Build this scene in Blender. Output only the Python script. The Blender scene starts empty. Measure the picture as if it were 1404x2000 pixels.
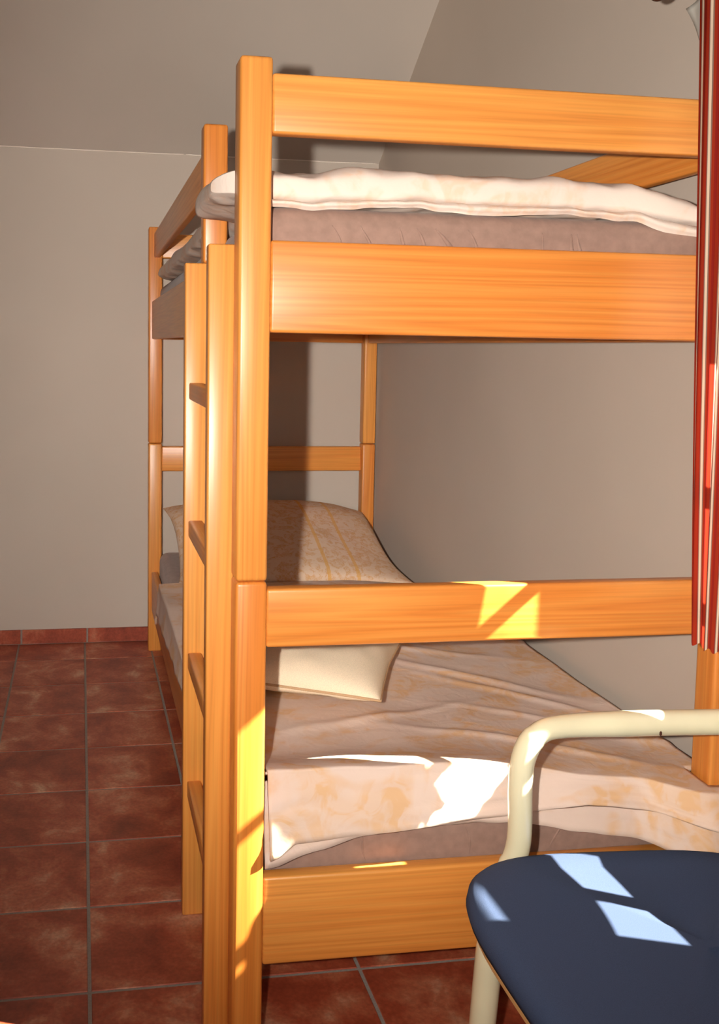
import bpy, bmesh, math, random
from mathutils import Vector, Matrix, noise
random.seed(7)
S = bpy.context.scene
COL = S.collection

# ------------------------------------------------------------------ camera
IMW, IMH = 1404.0, 2000.0
F_PX, CX, CY = 1776.56, 428.28, 819.07
YAW, PITCH, ROLL = 0.1460, 0.0799, 0.0177
CAM = Vector((-0.2484, -1.4189, 1.2019))
fw = Vector((math.sin(YAW)*math.cos(PITCH), math.cos(YAW)*math.cos(PITCH), -math.sin(PITCH)))
rt0 = Vector((math.cos(YAW), -math.sin(YAW), 0)); up0 = rt0.cross(fw)
rt = math.cos(ROLL)*rt0 + math.sin(ROLL)*up0
up = -math.sin(ROLL)*rt0 + math.cos(ROLL)*up0
cd = bpy.data.cameras.new('camera'); cam = bpy.data.objects.new('camera', cd); COL.objects.link(cam)
cam.matrix_world = Matrix(((rt.x, up.x, -fw.x, CAM.x), (rt.y, up.y, -fw.y, CAM.y), (rt.z, up.z, -fw.z, CAM.z), (0, 0, 0, 1)))
cd.sensor_fit = 'AUTO'; cd.sensor_width = 36.0; cd.lens = F_PX*36.0/IMH
cd.shift_x = (IMW/2-CX)/IMH; cd.shift_y = -(IMH/2-CY)/IMH
cd.clip_start = 0.01
S.camera = cam

# ------------------------------------------------------------------ light
vs = S.view_settings
S.display_settings.display_device = 'sRGB'
vs.view_transform = 'Standard'; vs.look = 'None'; vs.gamma = 1.0; vs.use_curve_mapping = False
vs.exposure = 0.0
S.cycles.use_denoising = True
S.cycles.max_bounces = 10; S.cycles.diffuse_bounces = 5; S.cycles.transparent_max_bounces = 12

w = bpy.data.worlds.new('world'); S.world = w; w.use_nodes = True
bg = w.node_tree.nodes['Background']; bg.inputs['Color'].default_value = (0.62, 0.76, 1.0, 1); bg.inputs['Strength'].default_value = 1.6

def lamp(name, kind, loc, d, energy, color, **kw):
    l = bpy.data.lights.new(name, kind); o = bpy.data.objects.new(name, l); COL.objects.link(o)
    o.location = loc; o.rotation_euler = Vector(d).to_track_quat('-Z', 'Y').to_euler()
    l.energy = energy; l.color = color
    for k, v in kw.items(): setattr(l, k, v)
    return o
SUN_DIR = Vector((-1.0, 0.36, -0.87))
lamp('sun', 'SUN', (4, -1, 3), SUN_DIR, 66.0, (1.0, 0.93, 0.80), angle=math.radians(0.5))
# the photographer's flash, 11 cm left of the lens (its sharp shadows fall on the back wall)
fl = lamp('camera_flash', 'SPOT', (-0.36, -1.42, 1.222), (0.46, 1.0, -0.02), 92.0, (1.0, 0.95, 0.88),
          shadow_soft_size=0.012, spot_size=math.radians(93), spot_blend=1.0)
fl.data.use_nodes = True
_nt = fl.data.node_tree; _em = _nt.nodes['Emission']; _lf = _nt.nodes.new('ShaderNodeLightFalloff')
_lf.inputs['Strength'].default_value = 1.0; _nt.links.new(_lf.outputs['Linear'], _em.inputs['Strength'])
# added fill lamp behind the camera that lifts the whole room
lamp('room_fill', 'AREA', (-0.5, -2.45, 1.55), (0.1, 1, -0.12), 13.0, (1.0, 0.96, 0.92), shape='RECTANGLE', size=1.6, size_y=1.2)

# ------------------------------------------------------------------ helpers
def link(o, parent=None):
    COL.objects.link(o)
    if parent is not None: o.parent = parent
    return o
def obj(name, bm, mat, parent=None, smooth=False, label=None):
    me = bpy.data.meshes.new(name); bm.to_mesh(me); bm.free()
    if smooth:
        for p in me.polygons: p.use_smooth = True
    if mat is not None: me.materials.append(mat)
    o = bpy.data.objects.new(name, me); link(o, parent)
    if label: o['label'] = label
    return o
def thing(name, label, cat, loc=(0, 0, 0)):
    o = bpy.data.objects.new(name, None); o.empty_display_size = 0.05; link(o); o.location = loc
    o['label'] = label; o['category'] = cat
    return o
def tag(o, label, cat): o['label'] = label; o['category'] = cat; return o
def struct(o): o['kind'] = 'structure'; return o
LEAN = -0.010
def lean(bm):
    for v in bm.verts: v.co.x += LEAN*v.co.z
    return bm
def box(x0, x1, y0, y1, z0, z1, bev=0.0, seg=2, bm=None):
    bm = bm or bmesh.new()
    r = bmesh.ops.create_cube(bm, size=1.0)
    for v in r['verts']:
        v.co = Vector((x0+(v.co.x+.5)*(x1-x0), y0+(v.co.y+.5)*(y1-y0), z0+(v.co.z+.5)*(z1-z0)))
    if bev > 0:
        es = list({e for v in r['verts'] for e in v.link_edges})
        bmesh.ops.bevel(bm, geom=es, offset=bev, segments=seg, affect='EDGES', profile=0.5, clamp_overlap=True)
    return bm
def smooth_by_angle(o, ang=35):
    me = o.data
    for p in me.polygons: p.use_smooth = True
    bm = bmesh.new(); bm.from_mesh(me)
    for e in bm.edges:
        e.smooth = not (len(e.link_faces) == 2 and e.calc_face_angle(0) > math.radians(ang))
    bm.to_mesh(me); bm.free()
def tube(pts, radii, sides=16, bm=None, cap=True, squash=None):
    bm = bm or bmesh.new(); rings = []
    n = len(pts); P = [Vector(p) for p in pts]
    ref = None
    for i in range(n):
        t = (P[min(i+1, n-1)]-P[max(i-1, 0)]).normalized()
        if ref is None:
            ref = t.cross(Vector((0, 1, 0.01)))
            if ref.length < 1e-3: ref = t.cross(Vector((1, 0, 0)))
        a = (ref-t*ref.dot(t)).normalized(); b = t.cross(a); ref = a
        r = radii[i] if hasattr(radii, '__len__') else radii
        rings.append([bm.verts.new(P[i]+a*(r*math.cos(2*math.pi*k/sides))+b*(r*math.sin(2*math.pi*k/sides))) for k in range(sides)])
    for i in range(n-1):
        for k in range(sides):
            bm.faces.new((rings[i][k], rings[i][(k+1) % sides], rings[i+1][(k+1) % sides], rings[i+1][k]))
    if cap:
        bm.faces.new(list(reversed(rings[0]))); bm.faces.new(rings[-1])
    bmesh.ops.recalc_face_normals(bm, faces=bm.faces)
    return bm
def catmull(pts, n=8):
    P = [Vector(p) for p in pts]; out = []
    for i in range(len(P)-1):
        p0, p1, p2, p3 = P[max(i-1, 0)], P[i], P[i+1], P[min(i+2, len(P)-1)]
        for k in range(n):
            t = k/n
            out.append(0.5*((2*p1)+(-p0+p2)*t+(2*p0-5*p1+4*p2-p3)*t*t+(-p0+3*p1-3*p2+p3)*t**3))
    out.append(P[-1]); return out
def sst(a, b, x):
    t = max(0.0, min(1.0, (x-a)/(b-a))); return t*t*(3-2*t)
def lerp_tab(tab, x):
    if x <= tab[0][0]: return tab[0][1]
    for (a, va), (b, vb) in zip(tab, tab[1:]):
        if x <= b: return va+(vb-va)*(x-a)/(b-a)
    return tab[-1][1]
def nz(x, y, z, s=1.0): return noise.noise(Vector((x*s, y*s, z*s)))
def grid_bm(nu, nv, fn, keep=None):
    bm = bmesh.new()
    V = [[bm.verts.new(fn(i/(nu-1), j/(nv-1))) for j in range(nv)] for i in range(nu)]
    for i in range(nu-1):
        for j in range(nv-1):
            q = (V[i][j], V[i+1][j], V[i+1][j+1], V[i][j+1])
            if keep and not keep(sum((v.co for v in q), Vector())/4): continue
            bm.faces.new(q)
    loose = [v for v in bm.verts if not v.link_faces]
    bmesh.ops.delete(bm, geom=loose, context='VERTS')
    return bm

# ------------------------------------------------------------------ materials
def new_mat(name):
    m = bpy.data.materials.new(name); m.use_nodes = True
    nt = m.node_tree; b = nt.nodes['Principled BSDF']
    return m, nt, b
def N(nt, kind, **kw):
    n = nt.nodes.new(kind)
    for k, v in kw.items():
        if k.startswith('i_'): n.inputs[k[2:].replace('_', ' ')].default_value = v
        else: setattr(n, k, v)
    return n
def srgb(r, g, b):
    f = lambda c: (c/255/12.92) if c/255 <= .04045 else ((c/255+.055)/1.055)**2.4
    return (f(r), f(g), f(b), 1)
def ramp(nt, stops, interp='LINEAR'):
    r = nt.nodes.new('ShaderNodeValToRGB'); cr = r.color_ramp; cr.interpolation = interp
    while len(cr.elements) < len(stops): cr.elements.new(0.5)
    for e, (p, c) in zip(cr.elements, stops): e.position = p; e.color = c
    return r
def coords(nt, scale=(1, 1, 1), rand=0.0):
    tc = N(nt, 'ShaderNodeTexCoord'); mp = N(nt, 'ShaderNodeMapping'); mp.inputs['Scale'].default_value = scale
    nt.links.new(tc.outputs['Object'], mp.inputs['Vector'])
    if rand:
        oi = N(nt, 'ShaderNodeObjectInfo'); mu = N(nt, 'ShaderNodeMath', operation='MULTIPLY'); mu.inputs[1].default_value = rand
        nt.links.new(oi.outputs['Random'], mu.inputs[0]); cb = N(nt, 'ShaderNodeCombineXYZ')
        for k in 'XYZ': nt.links.new(mu.outputs[0], cb.inputs[k])
        nt.links.new(cb.outputs[0], mp.inputs['Location'])
    return mp
def bump(nt, b, src, strength, dist=0.002):
    bn = N(nt, 'ShaderNodeBump'); bn.inputs['Strength'].default_value = strength; bn.inputs['Distance'].default_value = dist
    nt.links.new(src, bn.inputs['Height']); nt.links.new(bn.outputs[0], b.inputs['Normal'])

def wood(name, axis, light=(230, 158, 76), mid=(214, 126, 50), dark=(158, 72, 24), rough=0.36):
    m, nt, b = new_mat(name)
    ai = 'xyz'.index(axis)
    sc = [16.0]*3; sc[ai] = 0.35
    mp = coords(nt, sc, 23.0)
    n1 = N(nt, 'ShaderNodeTexNoise', i_Scale=1.0, i_Detail=1.5, i_Roughness=0.4, i_Distortion=0.15)
    nt.links.new(mp.outputs[0], n1.inputs['Vector'])
    # growth rings: the noise field cut into thin lines
    mu = N(nt, 'ShaderNodeMath', operation='MULTIPLY'); mu.inputs[1].default_value = 13.0
    nt.links.new(n1.outputs[0], mu.inputs[0])
    fr = N(nt, 'ShaderNodeMath', operation='FRACT'); nt.links.new(mu.outputs[0], fr.inputs[0])
    r1 = ramp(nt, [(0.0, srgb(*mid)), (0.45, srgb(*light)), (0.75, srgb(*mid)), (0.92, srgb(*[int(a*.7+c*.3) for a, c in zip(mid, dark)])), (1.0, srgb(*mid))])
    nt.links.new(fr.outputs[0], r1.inputs[0])
    sc2 = [3.5]*3; sc2[ai] = 0.35
    mp2 = coords(nt, sc2, 11.0)
    n2 = N(nt, 'ShaderNodeTexNoise', i_Scale=1.0, i_Detail=2.0); nt.links.new(mp2.outputs[0], n2.inputs['Vector'])
    r2 = ramp(nt, [(0.35, srgb(*mid)), (0.6, srgb(*light))]); nt.links.new(n2.outputs[0], r2.inputs[0])
    mx = N(nt, 'ShaderNodeMix', data_type='RGBA'); mx.inputs['Factor'].default_value = 0.36
    nt.links.new(r2.outputs[0], mx.inputs[6]); nt.links.new(r1.outputs[0], mx.inputs[7])
    sc3 = [260.0]*3; sc3[ai] = 5.0
    mp3 = coords(nt, sc3, 5.0); n3 = N(nt, 'ShaderNodeTexNoise', i_Scale=1.0, i_Detail=1.0); nt.links.new(mp3.outputs[0], n3.inputs['Vector'])
    r3 = ramp(nt, [(0.3, (.80, .78, .74, 1)), (0.6, (1, 1, 1, 1))]); nt.links.new(n3.outputs[0], r3.inputs[0])
    mm = N(nt, 'ShaderNodeMix', data_type='RGBA', blend_type='MULTIPLY'); mm.inputs['Factor'].default_value = 0.6
    nt.links.new(mx.outputs[2], mm.inputs[6]); nt.links.new(r3.outputs[0], mm.inputs[7])
    nt.links.new(mm.outputs[2], b.inputs['Base Color'])
    b.inputs['Roughness'].default_value = rough
    b.inputs['Coat Weight'].default_value = 0.12; b.inputs['Coat Roughness'].default_value = 0.3
    bump(nt, b, n3.outputs[0], 0.06, 0.001)
    return m
WX = wood('lacquered_pine_x', 'x'); WY = wood('lacquered_pine_y', 'y'); WZ = wood('lacquered_pine_z', 'z')

def plaster(name, col, sc=55):
    m, nt, b = new_mat(name)
    mp = coords(nt); n = N(nt, 'ShaderNodeTexNoise', i_Scale=float(sc), i_Detail=4.0); nt.links.new(mp.outputs[0], n.inputs['Vector'])
    n2 = N(nt, 'ShaderNodeTexNoise', i_Scale=1.3, i_Detail=3.0); nt.links.new(mp.outputs[0], n2.inputs['Vector'])
    r = ramp(nt, [(0.3, srgb(*[c-5 for c in col])), (0.7, srgb(*[c+4 for c in col]))]); nt.links.new(n2.outputs[0], r.inputs[0])
    nt.links.new(r.outputs[0], b.inputs['Base Color']); b.inputs['Roughness'].default_value = 0.85
    b.inputs['Specular IOR Level'].default_value = 0.25
    bump(nt, b, n.outputs[0], 0.12, 0.002)
    return m
WALL = plaster('grey_beige_wall_paint', (196, 182, 168)); CEIL = plaster('ceiling_paint', (194, 182, 170))
CAULK = plaster('pale_caulk', (238, 226, 214))

def tile_mat():
    m, nt, b = new_mat('terracotta_tile')
    mp = coords(nt, (1, 1, 1), 31.0)
    n = N(nt, 'ShaderNodeTexNoise', i_Scale=8.0, i_Detail=6.0, i_Roughness=0.6, i_Distortion=0.3); nt.links.new(mp.outputs[0], n.inputs['Vector'])
    r = ramp(nt, [(0.30, srgb(128, 50, 30)), (0.48, srgb(164, 74, 48)), (0.58, srgb(184, 102, 72)), (0.72, srgb(212, 162, 128))]); nt.links.new(n.outputs[0], r.inputs[0])
    n2 = N(nt, 'ShaderNodeTexNoise', i_Scale=130.0, i_Detail=3.0); nt.links.new(mp.outputs[0], n2.inputs['Vector'])
    r2 = ramp(nt, [(0.35, (.82, .80, .78, 1)), (0.65, (1.08, 1.08, 1.08, 1))]); nt.links.new(n2.outputs[0], r2.inputs[0])
    mm = N(nt, 'ShaderNodeMix', data_type='RGBA', blend_type='MULTIPLY'); mm.inputs['Factor'].default_value = 1.0
    nt.links.new(r.outputs[0], mm.inputs[6]); nt.links.new(r2.outputs[0], mm.inputs[7]); nt.links.new(mm.outputs[2], b.inputs['Base Color'])
    b.inputs['Roughness'].default_value = 0.42
    bump(nt, b, n.outputs[0], 0.08, 0.003)
    return m
TILE = tile_mat()
def plain(name, col, rough=0.6, spec=0.5, bumps=0.0, bsc=300, **kw):
    m, nt, b = new_mat(name); mp = coords(nt)
    n = N(nt, 'ShaderNodeTexNoise', i_Scale=float(bsc), i_Detail=3.0); nt.links.new(mp.outputs[0], n.inputs['Vector'])
    r = ramp(nt, [(0.3, srgb(*[max(0, c*.94) for c in col])), (0.7, srgb(*[min(255, c*1.04) for c in col]))]); nt.links.new(n.outputs[0], r.inputs[0])
    nt.links.new(r.outputs[0], b.inputs['Base Color']); b.inputs['Roughness'].default_value = rough
    b.inputs['Specular IOR Level'].default_value = spec
    if bumps: bump(nt, b, n.outputs[0], bumps, 0.001)
    for k, v in kw.items(): b.inputs[k].default_value = v
    return m
GROUT = plain('grey_grout', (150, 138, 128), 0.9, 0.2, 0.2)
SHEET = plain('taupe_jersey_sheet', (152, 122, 108), 0.9, 0.15, 0.03, 60, **{'Sheen Weight': 0.15})
NAVY = plain('navy_wool_cloth', (64, 75, 100), 0.95, 0.05, 0.25, 900)
CREAMW = plain('cream_lacquer', (226, 216, 180), 0.22, 0.5, 0.0, 6, **{'Coat Weight': 0.5, 'Coat Roughness': 0.1})
SEATPLY = wood('beech_ply', 'y', (226, 186, 128), (214, 168, 108), (180, 130, 76))
DARKWOOD = plain('dark_stained_wood', (74, 40, 26), 0.4, 0.5)
WHITEF = plain('white_window_paint', (232, 230, 224), 0.4, 0.5)
CREAMP = plain('cream_cotton_ticking', (240, 220, 190), 0.9, 0.15, 0.2, 700)
PIPING = plain('pillow_piping', (196, 160, 122), 0.9, 0.15, 0.2, 700)

def damask(name, base, blotch, strength, sc, stripes=False):
    """cotton printed with soft floral blotches"""
    m, nt, b = new_mat(name); mp = coords(nt)
    n = N(nt, 'ShaderNodeTexNoise', i_Scale=sc, i_Detail=2.5, i_Roughness=0.55, i_Distortion=1.6); nt.links.new(mp.outputs[0], n.inputs['Vector'])
    r = ramp(nt, [(0.46, (0, 0, 0, 1)), (0.56, (1, 1, 1, 1))]); nt.links.new(n.outputs[0], r.inputs[0])
    v = N(nt, 'ShaderNodeTexVoronoi', i_Scale=sc*2.2); v.feature = 'SMOOTH_F1'; nt.links.new(n.outputs[1], v.inputs['Vector'])
    wv = N(nt, 'ShaderNodeTexNoise', i_Scale=sc*3.6, i_Detail=2.0, i_Distortion=2.0); nt.links.new(mp.outputs[0], wv.inputs['Vector'])
    r2 = ramp(nt, [(0.42, (.35, .35, .35, 1)), (0.58, (1, 1, 1, 1))]); nt.links.new(wv.outputs[0], r2.inputs[0])
    mu = N(nt, 'ShaderNodeMath', operation='MULTIPLY'); nt.links.new(r.outputs[0], mu.inputs[0]); nt.links.new(r2.outputs[0], mu.inputs[1])
    ms = N(nt, 'ShaderNodeMath', operation='MULTIPLY'); ms.inputs[1].default_value = strength; nt.links.new(mu.outputs[0], ms.inputs[0])
    fac = ms.outputs[0]
    mx = N(nt, 'ShaderNodeMix', data_type='RGBA'); mx.inputs[6].default_value = srgb(*base); mx.inputs[7].default_value = srgb(*blotch)
    nt.links.new(fac, mx.inputs['Factor']); out = mx.outputs[2]
    if stripes:
        sx = N(nt, 'ShaderNodeSeparateXYZ'); nt.links.new(mp.outputs[0], sx.inputs[0])
        tot = None
        for c0 in (0.555, 0.655, 0.17):
            d = N(nt, 'ShaderNodeMath', operation='SUBTRACT'); d.inputs[1].default_value = c0; nt.links.new(sx.outputs['X'], d.inputs[0])
            wb = N(nt, 'ShaderNodeMath', operation='ADD'); nm = N(nt, 'ShaderNodeMath', operation='MULTIPLY'); nm.inputs[1].default_value = 0.006
            nt.links.new(wv.outputs[0], nm.inputs[0]); nt.links.new(d.outputs[0], wb.inputs[0]); nt.links.new(nm.outputs[0], wb.inputs[1])
            ab = N(nt, 'ShaderNodeMath', operation='ABSOLUTE'); nt.links.new(wb.outputs[0], ab.inputs[0])
            lt = N(nt, 'ShaderNodeMath', operation='LESS_THAN'); lt.inputs[1].default_value = 0.006; nt.links.new(ab.outputs[0], lt.inputs[0])
            if tot is None: tot = lt.outputs[0]
            else:
                a = N(nt, 'ShaderNodeMath', operation='MAXIMUM'); nt.links.new(tot, a.inputs[0]); nt.links.new(lt.outputs[0], a.inputs[1]); tot = a.outputs[0]
        k = N(nt, 'ShaderNodeMath', operation='MULTIPLY'); k.inputs[1].default_value = 0.75; nt.links.new(tot, k.inputs[0])
        m2 = N(nt, 'ShaderNodeMix', data_type='RGBA'); nt.links.new(out, m2.inputs[6]); m2.inputs[7].default_value = srgb(226, 170, 92)
        nt.links.new(k.outputs[0], m2.inputs['Factor']); out = m2.outputs[2]
    nt.links.new(out, b.inputs['Base Color']); b.inputs['Roughness'].default_value = 0.8; b.inputs['Specular IOR Level'].default_value = 0.2
    n4 = N(nt, 'ShaderNodeTexNoise', i_Scale=26.0, i_Detail=4.0, i_Distortion=0.8); nt.links.new(mp.outputs[0], n4.inputs['Vector'])
    bump(nt, b, n4.outputs[0], 0.30, 0.006)
    return m
DUVET_LOW = damask('gold_damask_cotton', (224, 200, 184), (220, 172, 118), 0.75, 5.5)
DUVET_UP = damask('pale_peach_cotton', (226, 208, 194), (226, 190, 162), 0.7, 7.0)
PILLOWM = damask('damask_pillow_cotton', (226, 198, 172), (214, 160, 104), 0.8, 26.0, True)

def curtain_mat():
    m, nt, b = new_mat('striped_curtain_cloth')
    uv = N(nt, 'ShaderNodeUVMap'); sp = N(nt, 'ShaderNodeSeparateXYZ'); nt.links.new(uv.outputs[0], sp.inputs[0])
    fr = N(nt, 'ShaderNodeMath', operation='FRACT'); nt.links.new(sp.outputs['X'], fr.inputs[0])
    red = srgb(158, 52, 32); red2 = srgb(142, 40, 32); gr = srgb(138, 108, 92); wh = srgb(222, 198, 172)
    r = ramp(nt, [(0.0, red), (0.30, red2), (0.50, red), (0.62, gr), (0.69, wh), (0.85, gr), (0.92, red2)], 'CONSTANT')
    nt.links.new(fr.outputs[0], r.inputs[0])
    out = nt.nodes['Material Output']; nt.nodes.remove(b)
    d = N(nt, 'ShaderNodeBsdfDiffuse'); t = N(nt, 'ShaderNodeBsdfTranslucent'); mx = N(nt, 'ShaderNodeMixShader'); mx.inputs[0].default_value = 0.30
    nt.links.new(r.outputs[0], d.inputs['Color']); nt.links.new(r.outputs[0], t.inputs['Color'])
    nt.links.new(d.outputs[0], mx.inputs[1]); nt.links.new(t.outputs[0], mx.inputs[2]); nt.links.new(mx.outputs[0], out.inputs['Surface'])
    return m
CURT = curtain_mat()
def sheer_mat():
    m, nt, b = new_mat('white_sheer_cloth')
    out = nt.nodes['Material Output']; nt.nodes.remove(b)
    d = N(nt, 'ShaderNodeBsdfDiffuse'); d.inputs['Color'].default_value = srgb(206, 202, 192)
    t = N(nt, 'ShaderNodeBsdfTransparent'); mx = N(nt, 'ShaderNodeMixShader'); mx.inputs[0].default_value = 0.35
    nt.links.new(d.outputs[0], mx.inputs[1]); nt.links.new(t.outputs[0], mx.inputs[2]); nt.links.new(mx.outputs[0], out.inputs['Surface'])
    return m
SHEER = sheer_mat()
def glass_mat():
    m, nt, b = new_mat('window_glass')
    out = nt.nodes['Material Output']; nt.nodes.remove(b)
    g = N(nt, 'ShaderNodeBsdfGlossy'); g.inputs['Roughness'].default_value = 0.02
    t = N(nt, 'ShaderNodeBsdfTransparent'); t.inputs['Color'].default_value = (.95, .97, .96, 1)
    mx = N(nt, 'ShaderNodeMixShader'); mx.inputs[0].default_value = 0.06
    nt.links.new(t.outputs[0], mx.inputs[1]); nt.links.new(g.outputs[0], mx.inputs[2]); nt.links.new(mx.outputs[0], out.inputs['Surface'])
    return m
GLASS = glass_mat()

# ------------------------------------------------------------------ room shell
XR, YB, ZK = 0.922, 2.215, 1.952        # right wall, back knee wall, its height
XL, YF, ZC = -2.60, -2.60, 2.75
SLOPE = 0.71
floor = struct(obj('floor', box(XL-.1, XR+.25, YF-.1, YB+.1, -0.06, -0.0018), GROUT))
T, TX, TY, TA = 0.26, -0.2462, 2.0181, 0.006
mesh_cache = {}
def tile_mesh(x0, x1, y0, y1):
    k = tuple(round(v, 4) for v in (x0, x1, y0, y1))
    if k not in mesh_cache:
        bm = box(x0, x1, y0, y1, -0.008, 0.0, 0.0012, 1); me = bpy.data.meshes.new('tile'); bm.to_mesh(me); bm.free()
        me.materials.append(TILE); mesh_cache[k] = me
    return mesh_cache[k]
g = 0.0035
for i in range(-7, 5):
    for j in range(-1, 15):
        # tile (i, j): spans grid lines i..i+1 in X and -j-1..-j in Y from the reference corner
        x0, x1 = g, T-g; y0, y1 = -T+g, -g
        ox, oy = TX+i*T, TY-j*T
        if ox+x1 > XR: x1 = XR-0.004-ox
        if oy+y1 > YB: y1 = YB-0.003-oy
        if x1-x0 < .02 or y1-y0 < .02: continue
        t = bpy.data.objects.new('tile', tile_mesh(x0, x1, y0, y1)); link(t, floor)
        t.location = (ox-TA*(oy-TY), oy+TA*(ox-TX), 0); t.rotation_euler = (0, 0, TA)

wb = struct(obj('wall_back', box(XL, XR+.2, YB, YB+.15, -0.06, ZK+.02), WALL))
bb = struct(obj('baseboard_back', box(XL, XR, YB-.004, YB-.0005, 0.0, 0.058), GROUT))
for i in range(-9, 5):
    x0 = TX+0.008+i*T+g; x1 = min(x0+T-2*g, XR-.004)
    if x1-x0 < .03 or x0 < XL: continue
    obj('skirting_tile', box(x0, x1, YB-.0115, YB-.0035, 0.003, 0.060, 0.0012, 1), TILE, bb)
# sloping ceiling above the knee wall, then the flat part
def slab(pts, th, mat, name):
    bm = bmesh.new(); a = [bm.verts.new(p) for p in pts]; n = (Vector(pts[1])-Vector(pts[0])).cross(Vector(pts[2])-Vector(pts[0])).normalized()
    b = [bm.verts.new(Vector(p)+n*th) for p in pts]
    bm.faces.new(a); bm.faces.new(b[::-1]); k = len(pts)
    for i in range(k): bm.faces.new((a[i], b[i], b[(i+1) % k], a[(i+1) % k]))
    bmesh.ops.recalc_face_normals(bm, faces=bm.faces)
    return obj(name, bm, mat)
yr = YB-(ZC-ZK)/SLOPE
bm = bmesh.new()
prof = [(YB+.15, ZK-.15*SLOPE), (yr, ZC), (YF-.1, ZC), (YF-.1, ZC+.12), (yr, ZC+.14), (YB+.15, ZK-.15*SLOPE+.16)]
A = [bm.verts.new((XL, y, z)) for y, z in prof]; B = [bm.verts.new((XR+.2, y, z)) for y, z in prof]
bm.faces.new(A); bm.faces.new(B[::-1])
for i in range(6): bm.faces.new((A[i], B[i], B[(i+1) % 6], A[(i+1) % 6]))
bmesh.ops.recalc_face_normals(bm, faces=bm.faces)
struct(obj('ceiling', bm, CEIL))
# pale caulk bead along the crease, a little uneven
bm = bmesh.new(); pts = []; rad = []
for k in range(120):
    x = -1.3+k*(XR+1.29)/119
    pts.append((x, YB-.0005, ZK-.001+0.0015*nz(x*6, 0, 3)+.004*math.exp(-((x-.13)/.02)**2))); rad.append(0.0022+0.0011*nz(x*17, 4, 0))
struct(obj('trim_1', tube(pts, rad, 6), CAULK, smooth=True))
# right wall with the window opening, built as four blocks of one mesh
WY0, WY1, WZ0, WZ1 = -0.64, -0.130, 0.735, 1.63
bm = bmesh.new()
box(XR, XR+.2, YF-.1, WY0, -0.06, ZC, bm=bm); box(XR, XR+.2, WY1, YB+.15, -0.06, ZC, bm=bm)
box(XR, XR+.2, WY0, WY1, -0.06, WZ0, bm=bm); box(XR, XR+.2, WY0, WY1, WZ1, ZC, bm=bm)
struct(obj('wall_right', bm, WALL))
struct(obj('wall_left', box(XL-.15, XL, YF-.1, YB+.15, -0.06, ZC), WALL))
struct(obj('wall_front', box(XL, XR+.2, YF-.15, YF, -0.06, ZC), WALL))
# window: frame, muntins, sill, added sun blockers and panes (X of the frame plane = 1.0)
win = struct(bpy.data.objects.new('window_1', None)); link(win)
wx0, wx1 = 0.985, 1.015
y0, y1, z0, z1 = -0.565, -0.167, 0.815, 1.496          # clear opening of the frame
obj('window_frame', box(wx0, wx1+.02, y1, WY1, WZ0, WZ1, .002, 1), WHITEF, win)
obj('window_frame', box(wx0, wx1+.02, WY0, y0, WZ0, WZ1, .002, 1), WHITEF, win)
obj('window_frame', box(wx0, wx1+.02, y0, y1, WZ0, z0, .002, 1), WHITEF, win)
obj('sun_blocker_top', box(wx0, wx1+.05, y0, y1, z1, WZ1, .002, 1), WHITEF, win)  # unseen piece added to end the sun patch on the post
obj('mullion', box(wx0+.002, wx1-.002, -0.336, -0.272, z0, z1, .001, 1), WHITEF, win)  # made wider to keep stray sun off the end rail and foot rail
obj('muntin', box(wx0+.008, wx1-.008, y0, -0.336, 0.926, 1.014, .001, 1), WHITEF, win)
obj('muntin', box(wx0+.008, wx1-.008, y0, y1, 1.038, 1.064, .001, 1), WHITEF, win)
obj('muntin', box(wx0+.008, wx1-.008, y0, -0.336, 1.251, 1.268, .001, 1), WHITEF, win)
obj('muntin', box(wx0+.008, wx1-.008, -0.272, y1, 1.222, 1.246, .001, 1), WHITEF, win)
obj('muntin', box(wx0+.008, wx1-.008, -0.472, -0.442, z0, 0.926, .001, 1), WHITEF, win)
obj('sun_blocker', box(wx0+.004, wx1-.004, y0, -0.378, 1.064, z1, .001, 1), WHITEF, win)  # unseen panel added to keep sun off the floor beside the bed
obj('sun_blocker', box(wx0+.004, wx1-.004, -0.272, y1, z0, 0.920, .001, 1), WHITEF, win)  # another added panel, stops sun reaching the chair arm and foot rail
obj('window_sill', box(XR-.03, wx0, WY0, WY1, WZ0-.02, WZ0+.004, .003, 1), WHITEF, win)
obj('pane', box(0.999, 1.002, -0.564, -0.191, 0.816, 1.495), GLASS, win)

# ------------------------------------------------------------------ bunk bed
W, L, PW = 0.9084, 2.1316, 0.0518
ZT, ZJ = 1.6507, 0.8236
bed = thing('bunk_bed', 'orange lacquered pine bunk bed against the grey wall', 'bunk bed')
def wpart(name, b, mat, parent=bed, bev=.005):
    o = obj(name, lean(box(*b, bev, 3)), mat, parent); smooth_by_angle(o, 50); return o
for x0 in (0.0, W-PW):
    for y0 in (0.0, L-PW):
        wpart('lower_post', (x0, x0+PW, y0, y0+PW, 0.0, ZJ-.0008), WZ, bev=.006)
        wpart('upper_post', (x0, x0+PW, y0, y0+PW, ZJ+.0008, ZT), WZ, bev=.006)
RT = 0.028
RAILS = [('guard_rail', 1.5353, 1.6275), ('mattress_rail', 1.2254, 1.3707), ('end_rail', 0.7124, 0.8099), ('foot_rail', 0.1652, 0.3189)]
for nm, z0, z1 in RAILS:
    wpart(nm, (PW, W-PW, 0.004, 0.004+RT, z0, z1), WX)
    wpart({'foot_rail': 'head_rail'}.get(nm, nm), (PW, W-PW, L-.004-RT, L-.004, z0, z1), WX)
for x0 in (0.012, W-.012-.026):
    wpart('side_rail', (x0, x0+.026, PW, L-PW, 1.2254, 1.3707), WY)
    wpart('side_rail', (x0, x0+.026, PW, L-PW, 0.1652, 0.3189), WY)
GPY = 0.442
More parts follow.
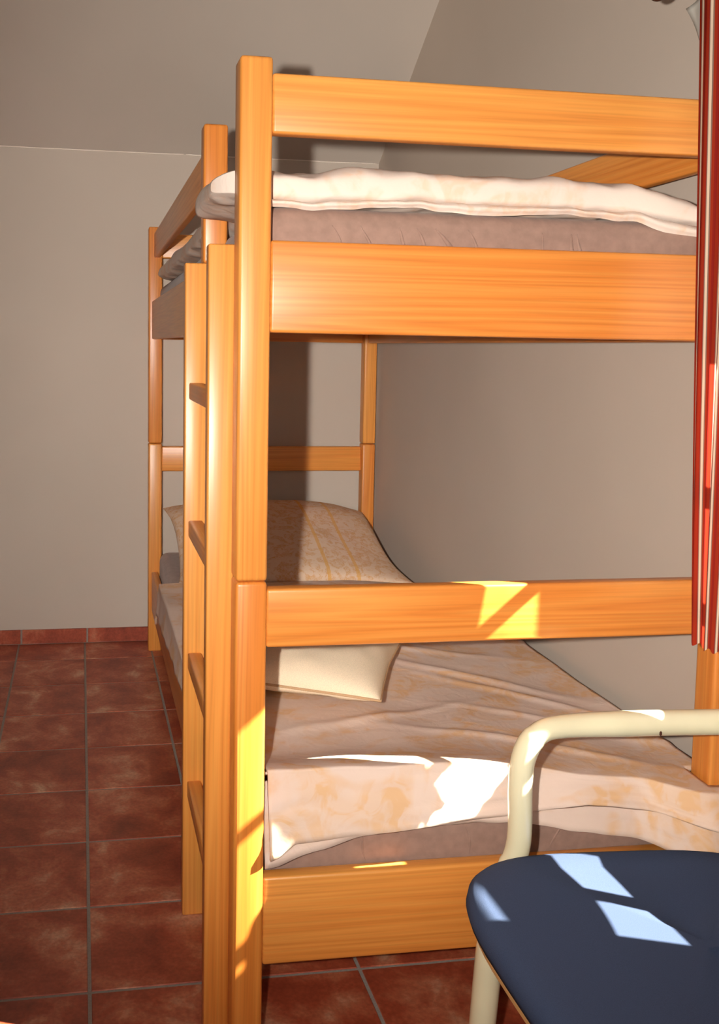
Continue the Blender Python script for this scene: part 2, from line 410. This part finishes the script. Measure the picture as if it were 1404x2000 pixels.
wpart('side_guard_rail', (0.020, 0.044, GPY+.048, L-PW, 1.5353, 1.6275), WY)
wpart('side_guard_rail', (W-.044, W-.020, PW, L-PW, 1.5353, 1.6275), WY)
wpart('guard_post', (0.0, 0.050, GPY, GPY+.048, 1.3711, ZT), WZ, bev=.006)
wpart('guard_post_tongue', (0.0, 0.0115, GPY, GPY+.048, 1.25, 1.3709), WZ, bev=.002)
for z0 in (1.2700, 0.210):
    for k in range(13):
        y = 0.10+k*0.158
        wpart('slat', (0.039, W-.039, y, y+.07, z0, z0+.018), WX, bev=.002)

# ladder hooked on the open side
lad = thing('ladder', 'orange pine ladder standing at the open side of the bunk bed', 'ladder')
for y0 in (0.0535, 0.405):
    o = obj('ladder_rail', lean(box(-0.0405, 0.0050, y0, y0+.030, 0.0, 1.3675, .003, 2)), WZ, lad); smooth_by_angle(o, 50)
for zt in (1.128, 0.847, 0.570, 0.296):
    o = obj('rung', lean(box(-0.032, -0.003, 0.0835, 0.405, zt-.034, zt, .003, 2)), WY, lad); smooth_by_angle(o, 50)

# ------------------------------------------------------------------ bedding
def cushion(x0, x1, y0, y1, zc, h, p=2.6, nu=40, nv=60, zfn=None, edge=0.0, pinch=0.0, wr=0.0, ws=8.0, seed=0.0, hb=None, xl=None, pv=None):
    """closed puffy slab: two sheets joined at the seam"""
    bm = bmesh.new(); hb = h if hb is None else hb
    def pt(i, j, sgn):
        u = -1+2*i/(nu-1); v = -1+2*j/(nv-1)
        u = math.sin(u*math.pi/2); v = math.sin(v*math.pi/2)
        pu = 1-pinch*(1-v*v)*0.5*abs(u)**3*0; 
        x = (x0+x1)/2+u*(x1-x0)/2*(1-pinch*(1-v*v)*u*u); y = (y0+y1)/2+v*(y1-y0)/2*(1-pinch*(1-u*u)*v*v)
        if xl:
            x = xl(x, y, u)
            if x < .062 and y < .057: y = .057-.0002*(.057-y)
            if x < .030: y += .055*((.030-x)/.06)**2*math.exp(-(y-.057)/.09)      # rests against the back of the front post
        t = max(0.0, (1-abs(u)**p)*(1-abs(v)**(pv or p)))**(1/p)
        f = (h if sgn > 0 else hb)*t
        z = zc+(zfn(x, y) if zfn else 0)+sgn*f
        z += wr*t*(nz(x+seed, y, sgn*2.0, ws)+.5*nz(x+seed, y, sgn*3.0, ws*2.3))
        return (x, y, z)
    V = {}
    for s in (1, -1):
        for i in range(nu):
            for j in range(nv):
                e = i in (0, nu-1) or j in (0, nv-1)
                if s < 0 and e: V[s, i, j] = V[1, i, j]
                else: V[s, i, j] = bm.verts.new(pt(i, j, s))
    for s in (1, -1):
        for i in range(nu-1):
            for j in range(nv-1):
                q = [V[s, i, j], V[s, i+1, j], V[s, i+1, j+1], V[s, i, j+1]]
                if s < 0: q.reverse()
                bm.faces.new(q)
    bmesh.ops.recalc_face_normals(bm, faces=bm.faces)
    return bm

# mattresses: rounded blocks under a taupe fitted sheet, jersey creases on the end
def mattress(name, z0, z1, label, folds):
    nx, ny, nzv = 90, 60, 12
    bm = box(0.042, W-.042, 0.037, L-.037, z0, z1)
    bmesh.ops.subdivide_edges(bm, edges=bm.edges[:], cuts=1, use_grid_fill=True)
    bmesh.ops.bevel(bm, geom=[e for e in bm.edges if len(e.link_faces) == 2 and e.calc_face_angle(0) > .5], offset=.035, segments=5, affect='EDGES', profile=.5)
    o = obj(name, lean(bm), SHEET, smooth=True); tag(o, label, 'mattress')
    # pulled creases of the fitted sheet as low ridges on the end face
    for k, (x, sl, ln, r) in enumerate(folds):
        pts = []; rad = []
        for i in range(9):
            t = i/8; z = z1-.03-(ln)*t
            pts.append((x+sl*t+LEAN*z+.003*math.sin(t*4+k), 0.0375, z)); rad.append(r*math.sin(math.pi*min(.97, .04+t*.93))+.0003)
        obj('sheet_crease', tube(pts, rad, 8), SHEET, o, smooth=True)
    return o
mattress('mattress', 1.289, 1.432, 'taupe sheeted mattress on the upper bunk, under the white duvet',
         [(.335, .045, .055, .004), (.30, .03, .05, .003), (.27, .022, .045, .003), (.575, .012, .07, .004), (.588, .012, .06, .003), (.21, .02, .05, .0025), (.16, .02, .05, .002), (.39, .03, .05, .0025), (.52, .012, .04, .002)])
mattress('mattress', 0.229, 0.398, 'taupe sheeted mattress on the lower bunk, under the gold patterned duvet',
         [(.42, .01, .05, .002), (.60, -.02, .05, .002), (.23, .01, .05, .0018)])

# upper duvet: thick flattened roll, left edge bulging out through the ladder gap
def up_x(x, y, u):
    bul = 1-sst(.33, .41, y)
    ind = sst(.36, .42, y)*(1-sst(.50, .56, y))
    k = max(0.0, -u)
    return x-0.058*bul*k**2+.030*ind*k**2
def up_z(x, y):
    d = -.030*sst(.66, .84, x)*(1-sst(.1, .5, y))
    return d+.006*nz(x, y, 1.7, 5.0)+.004*nz(x*1.0, y*.6, 7, 14.0)+.004*nz(x+y*.7, y*.3, 3, 26.0)*(1-sst(0, .3, y))
bm = cushion(0.028, W-.050, 0.040, 1.99, 1.462, 0.045, 4, 110, 170, up_z, wr=.012, ws=9.0, seed=2.0, hb=.031, xl=up_x, pv=12)
du = obj('duvet', lean(bm), DUVET_UP, smooth=True)
tag(du, 'pale peach and white duvet lying on the upper bunk', 'duvet')
# turned-under hem along the foot end
def hemf(a, b):
    x = 0.058+a*(W-.118); v = b
    zb = 1.443+up_z(x, .05)*1.0+.004*nz(x, 0, 0, 14)
    y = 0.0400-.009*math.sin(math.pi*min(1, v*1.1))-.002*nz(x, v*.3, 5, 30)
    z = zb-v*(.014+.008*nz(x, 0, 8, 6.0)+.004*sst(.6, .8, x))
    return (x, y, z)
obj('duvet_hem', lean(grid_bm(120, 8, hemf)), DUVET_UP, du, smooth=True)

# lower duvet
HEM = [(.05, .352), (.075, .362), (.10, .384), (.2, .392), (.3, .397), (.47, .412), (.62, .424), (.75, .406), (.88, .385), (.94, .38)]
UND = [(.05, .346), (.075, .350), (.14, .372), (.22, .392), (.35, .405), (.50, .400), (.58, .385), (.70, .360), (.78, .341), (.83, .352), (.88, .345), (.94, .345)]
LX0, LX1, LY0, LY1 = -0.022, 0.945, -0.012, 1.47
def low_top(x, y):
    z = 0.452+.018*sst(.9, .1, y)*0
    z += .046*math.exp(-((y-.0)/.13)**2)*(1-.9*sst(.42, .64, x))            # puffed foot end
    z -= .012*sst(.62, .86, x)
    z += .010*nz(x+3, y, 0, 3.2)+.0065*nz(x, y*.7, 4, 8.0)
    # long creases fanning from the wall side towards the ladder
    for (cx, cy, dx, dy, wd, am) in [(.62, .55, .8, -.6, .016, .007), (.70, .42, .75, -.66, .013, .006), (.55, .72, .95, -.3, .016, .006), (.72, .78, 1, -.1, .014, .006), (.35, .32, .95, .25, .016, .005), (.60, .16, .9, -.42, .012, .006), (.74, .25, .85, -.5, .012, .006), (.5, 1.0, .9, -.4, .02, .006), (.3, .6, .9, .4, .018, .004)]:
        l = math.hypot(dx, dy); ux, uy = dx/l, dy/l
        s = (x-cx)*ux+(y-cy)*uy; d = -(x-cx)*uy+(y-cy)*ux
        z += am*math.exp(-(d/wd)**2)*math.exp(-(s/.22)**2)
    return z
def low_pt(a, b, und=False):
    # a across, b along; both ends roll over their edge and hang
    NX0, NY0 = .06, .075
    sx = a; sy = b
    if sx < NX0: tx = 1-sx/NX0; x = LX0+.010*math.cos(tx*math.pi/2)+.0*tx; dl = tx
    else:
        dl = 0; x = LX0+.010+(sx-NX0)/(1-NX0)*(LX1-LX0-.010)
    if sy < NY0:
        dv = 1-sy/NY0
    else: dv = 0
    y = (LY0+.03*math.cos(dv*math.pi/2)) if dv > 0 else LY0+.03+(sy-NY0)/(1-NY0)*(LY1-LY0-.03)
    # left edge keeps clear of post and ladder near the foot end
    pull = 1-sst(.52, .66, y)
    x = x+pull*.030*max(0, 1-(x-LX0)/.3)
    y -= .066*sst(.72, .83, x)*(1-sst(.0, .10, y))
    zt = low_top(x, max(y, 0.0))
    z = zt
    if dv > 0:
        zh = lerp_tab(UND if und else HEM, x)
        z = zt+(zh-zt)*(1-math.cos(dv*math.pi/2))*.55+(zh-zt)*.45*dv
        y += .006*nz(x, dv, 2, 9)*dv
    if dl > 0:
        zl = .395-.045*sst(.6, 1.5, y)+.008*nz(0, y, 1, 12)
        z = min(z, z+(zl-z)*dl)
        x += .006*nz(0, y, 6, 10)*dl
    if und:
        y += .012 if dv > 0 else 0; z -= .010+.0*dv
    # far edge closes down
    z -= .05*sst(1.40, 1.47, y)
    return (x, y, z)
def low_keep(c):
    if c.x < .058 and c.y < .060: return False
    if c.x > .850 and -.008 < c.y < .060: return False
    if c.x > W-.018 and c.y > -.01: return False
    return True
bm = grid_bm(150, 230, low_pt, low_keep)
dl = obj('duvet', lean(bm), DUVET_LOW, smooth=True)
tag(dl, 'cream and gold patterned duvet spread over the lower bunk', 'duvet')
md = dl.modifiers.new('thick', 'SOLIDIFY'); md.thickness = 0.007; md.offset = -1
def und_pt(a, b):
    p = low_pt(a, b*.16, True); x, y, z = p
    return (x, y+.002, z+.006*nz(x, z, 3, 16)*(1 if b < .5 else 0))
bm = grid_bm(120, 30, und_pt, lambda c: low_keep(c) and c.x > .058 and c.y < .03)
ul = obj('duvet_underside', lean(bm), DUVET_LOW, dl, smooth=True)
md = ul.modifiers.new('thick', 'SOLIDIFY'); md.thickness = 0.004; md.offset = -1

# pillows
def pz(x, y): return .135*sst(1.45, 2.06, y)-.02*sst(.5, .85, x)+.010*nz(x, y, 0, 4)
bm = cushion(0.052, 0.852, 1.43, 2.062, 0.440, 0.072, 2.2, 60, 60, pz, pinch=.07, wr=.006, ws=7, seed=5, hb=.035)
pb = obj('pillow', lean(bm), PILLOWM, smooth=True)
tag(pb, 'large gold patterned pillow propped at the head of the lower bunk', 'pillow')
PCX, PCY, PCZ, PA, PHW, PHD = .272, .543, .506, math.radians(-26), .180, .222
def pcz(x, y): return .012*nz(x, y, 0, 5)
def place(bm):
    c, s_ = math.cos(PA), math.sin(PA)
    for v in bm.verts:
        x, y = v.co.x, v.co.y; v.co.x, v.co.y = PCX+x*c-y*s_, PCY+x*s_+y*c
    return lean(bm)
bm = cushion(-PHW, PHW, -PHD, PHD, PCZ, 0.072, 2.3, 60, 60, pcz, pinch=.06, wr=.009, ws=10, seed=9, hb=.034)
pc = obj('pillow', place(bm), CREAMP, smooth=True)
tag(pc, 'small plain cream pillow lying on the gold patterned duvet', 'pillow')
pts = []
for k in range(97):
    t = k/96*4; q = int(t) % 4; f = (t-int(t))*2-1
    u, v = [(f, -1), (1, f), (-f, 1), (-1, -f)][q]
    x = u*PHW*(1-.06*(1-v*v)*u*u); y = v*PHD*(1-.06*(1-u*u)*v*v)
    pts.append((x, y, PCZ+pcz(x, y)))
obj('piping', place(tube(pts, .0028, 8, cap=False)), PIPING, pc, smooth=True)

# ------------------------------------------------------------------ curtain, rod
rod = thing('curtain_rod', 'dark wooden curtain rod with ball end, high on the right wall', 'curtain rod', (0, 0, 0))
RX, RZ = 0.705, 1.824
obj('rod_pole', tube([(RX, -1.1, RZ), (RX, .032, RZ)], .011, 16), DARKWOOD, rod, smooth=True)
bm = bmesh.new(); bmesh.ops.create_uvsphere(bm, u_segments=20, v_segments=12, radius=.0155)
bmesh.ops.translate(bm, verts=bm.verts, vec=(RX, .050, RZ-.011)); obj('finial', bm, DARKWOOD, rod, smooth=True)
for y in (-.14, -.95):
    obj('bracket', tube([(RX, y, RZ), (XR-.001, y, RZ)], .008, 12), DARKWOOD, rod, smooth=True)

def curtain():
    n, m = 120, 40
    bm = bmesh.new(); uvl = bm.loops.layers.uv.new('UVMap')
    Z0, Z1 = .748, RZ-.012
    # corrugated path seen from above, from the camera-side edge to the far edge
    def path(t, zz):
        k = (zz-Z0)/(Z1-Z0)
        far = -.131+.075*k+.003*math.sin(k*4.5)*(1-k)
        near = -.190-.002*k
        wav = .0045*math.sin(t*20+.6+.5*k)+.0015*math.sin(t*47+k*2)
        if t < .6:                                # the side seen from the bed
            return .705+wav, near+t/.6*(far-near)
        if t < .68:                               # turned back at the far edge
            a = (t-.6)/.08*math.pi
            return .705+wav*.5+.008*(1-math.cos(a)), far+.003*math.sin(a)
        return .721+wav, far-(t-.68)/.32*(.027+.024*k)      # doubled fold behind
    arc = [0]
    for i in range(1, n):
        x0, y0 = path((i-1)/(n-1), Z0); x1, y1 = path(i/(n-1), Z0); arc.append(arc[-1]+math.hypot(x1-x0, y1-y0))
    V = [[None]*m for _ in range(n)]
    for i in range(n):
        for j in range(m):
            zz = Z0+(Z1-Z0)*j/(m-1); x, y = path(i/(n-1), zz)
            V[i][j] = bm.verts.new((x, y, zz+(.0 if j else .003*math.sin(i*.4))))
    for i in range(n-1):
        for j in range(m-1):
            f = bm.faces.new((V[i][j], V[i+1][j], V[i+1][j+1], V[i][j+1]))
            for l in f.loops:
                ii, jj = (i, j) if l.vert is V[i][j] else (i+1, j) if l.vert is V[i+1][j] else (i+1, j+1) if l.vert is V[i+1][j+1] else (i, j+1)
                l[uvl].uv = (arc[ii]/.0150+.15, jj/(m-1))
    o = obj('curtain', bm, CURT, smooth=True)
    return o
cu = curtain(); tag(cu, 'red striped curtain with white lines gathered beside the window', 'curtain')
def sheerf(a, b):
    P00, P10, P01, P11 = Vector((.738, .021, 1.777)), Vector((.738, -.045, 1.79)), Vector((.738, -.018, 1.714)), Vector((.738, -.06, 1.70))
    p = P00.lerp(P10, a).lerp(P01.lerp(P11, a), b); p.x += .003*math.sin(a*6+b*3)
    return p
sh = obj('curtain_lining', grid_bm(8, 10, sheerf), SHEER, cu, smooth=True, label='greyish white lining corner')
md = sh.modifiers.new('thick', 'SOLIDIFY'); md.thickness = .0012

# ------------------------------------------------------------------ chair (faces left, only its far corner is in view)
ch = thing('armchair', 'cream wooden armchair with dark blue upholstered seat in front of the bed', 'chair', (0, 0, 0))
YA, YN = -0.128, -0.640           # far and near arm planes
SZ = 0.428
def front(y): return [(0.375, y, 0.0), (0.383, y, 0.15), (0.393, y, 0.29), (0.414, y, 0.375), (0.430, y, 0.435), (0.428, y, 0.53), (0.433, y, 0.575), (0.452, y, 0.605), (0.490, y, 0.617), (0.60, y, 0.617), (0.72, y, 0.614)]
def radius(p):
    r = .0185
    if p.z < .40: r = .0195+.002*(1-abs(p.z-.25)/.25)
    if p.x > .45 and p.z > .55: r = .0170+.003*sst(.45, .6, p.x)
    return r
YM = (YA+YN)/2
P = catmull(front(YA)+[(.79, YA-.02, .618), (.835, YA-.09, .626), (.852, YM, .632), (.835, YN+.09, .626), (.79, YN+.02, .618)]+front(YN)[::-1], 6)
obj('arm_loop', tube(P, [radius(p) for p in P], 20), CREAMW, ch, smooth=True)
for y in (YA-.035, YN+.035):
    obj('rear_leg', tube(catmull([(.87, y, 0), (.85, y, .2), (.822, y, .42), (.806, y, .606)], 6), [.017]*19, 16), CREAMW, ch, smooth=True)
P = catmull([(.850, YM+.15, .825), (.868, YM+.08, .825), (.874, YM, .825), (.868, YM-.08, .825), (.850, YM-.15, .825)], 6)
bm = bmesh.new(); R = []
for p in P: R.append([bm.verts.new((p.x+dx, p.y, p.z+dz)) for dx, dz in ((-.010, -.036), (-.013, .0), (-.008, .036), (.008, .036), (.011, .0), (.010, -.036))])
for i in range(len(R)-1):
    for k in range(6): bm.faces.new((R[i][k], R[i][(k+1) % 6], R[i+1][(k+1) % 6], R[i+1][k]))
bm.faces.new(R[0]); bm.faces.new(R[-1]); bmesh.ops.recalc_face_normals(bm, faces=bm.faces)
obj('backrest', bm, NAVY, ch, smooth=True)
for y in (YM+.13, YM-.13):
    obj('back_support', tube([(.846, y, .63), (.856, y, .80)], .009, 12), CREAMW, ch, smooth=True)
# seat: rounded, slightly dished cushion on a ply board
def seat_outline(a):
    """superellipse-like plan, front edge (low x) wide, a = angle"""
    c, s_ = math.cos(a), math.sin(a)
    n = 3.6
    x = abs(c)**(2/n)*(1 if c > 0 else -1); y = abs(s_)**(2/n)*(1 if s_ > 0 else -1)
    X = .560+x*.275; Y = (YA+YN)/2-.0+y*(.250-.03*(x+1)/2)
    return X, Y
def seat_bm(k_in, levels, na=72):
    bm = bmesh.new(); rings = []
    for (sc, z) in levels:
        ring = []
        for i in range(na):
            X, Y = seat_outline(2*math.pi*i/na); cx, cy = .57, (YA+YN)/2
            ring.append(bm.verts.new((cx+(X-cx)*sc, cy+(Y-cy)*sc, z+.010*sst(.55, .32, X)*0-.008*max(0, 1-((X-cx)/.2)**2)*(1 if sc < .9 and z > SZ-.02 else 0))))
        rings.append(ring)
    for r0, r1 in zip(rings, rings[1:]):
        for i in range(na): bm.faces.new((r0[i], r0[(i+1) % na], r1[(i+1) % na], r1[i]))
    bm.faces.new(rings[0][::-1]); bm.faces.new(rings[-1])
    bmesh.ops.recalc_face_normals(bm, faces=bm.faces)
    return bm
obj('seat', seat_bm(0, [(.93, SZ-.045), (.985, SZ-.040), (1.0, SZ-.026), (.992, SZ-.012), (.965, SZ-.003), (.92, SZ+.001), (.8, SZ+.003), (.6, SZ+.003), (.4, SZ+.002), (.2, SZ+.002), (.05, SZ+.002)]), NAVY, ch, smooth=True)
o = obj('seat_board', seat_bm(0, [(.90, SZ-.062), (.955, SZ-.060), (.96, SZ-.050), (.955, SZ-.0455), (.90, SZ-.0452)]), SEATPLY, ch); smooth_by_angle(o, 40)
chip = bmesh.new(); bmesh.ops.create_icosphere(chip, subdivisions=1, radius=1.0)
for v in chip.verts: v.co = Vector((.650+v.co.x*.0026, -.1465+v.co.y*.0012, .6065+v.co.z*.0045))
obj('paint_chip', chip, DARKWOOD, ch, label='small dark chip in the lacquer of the arm')
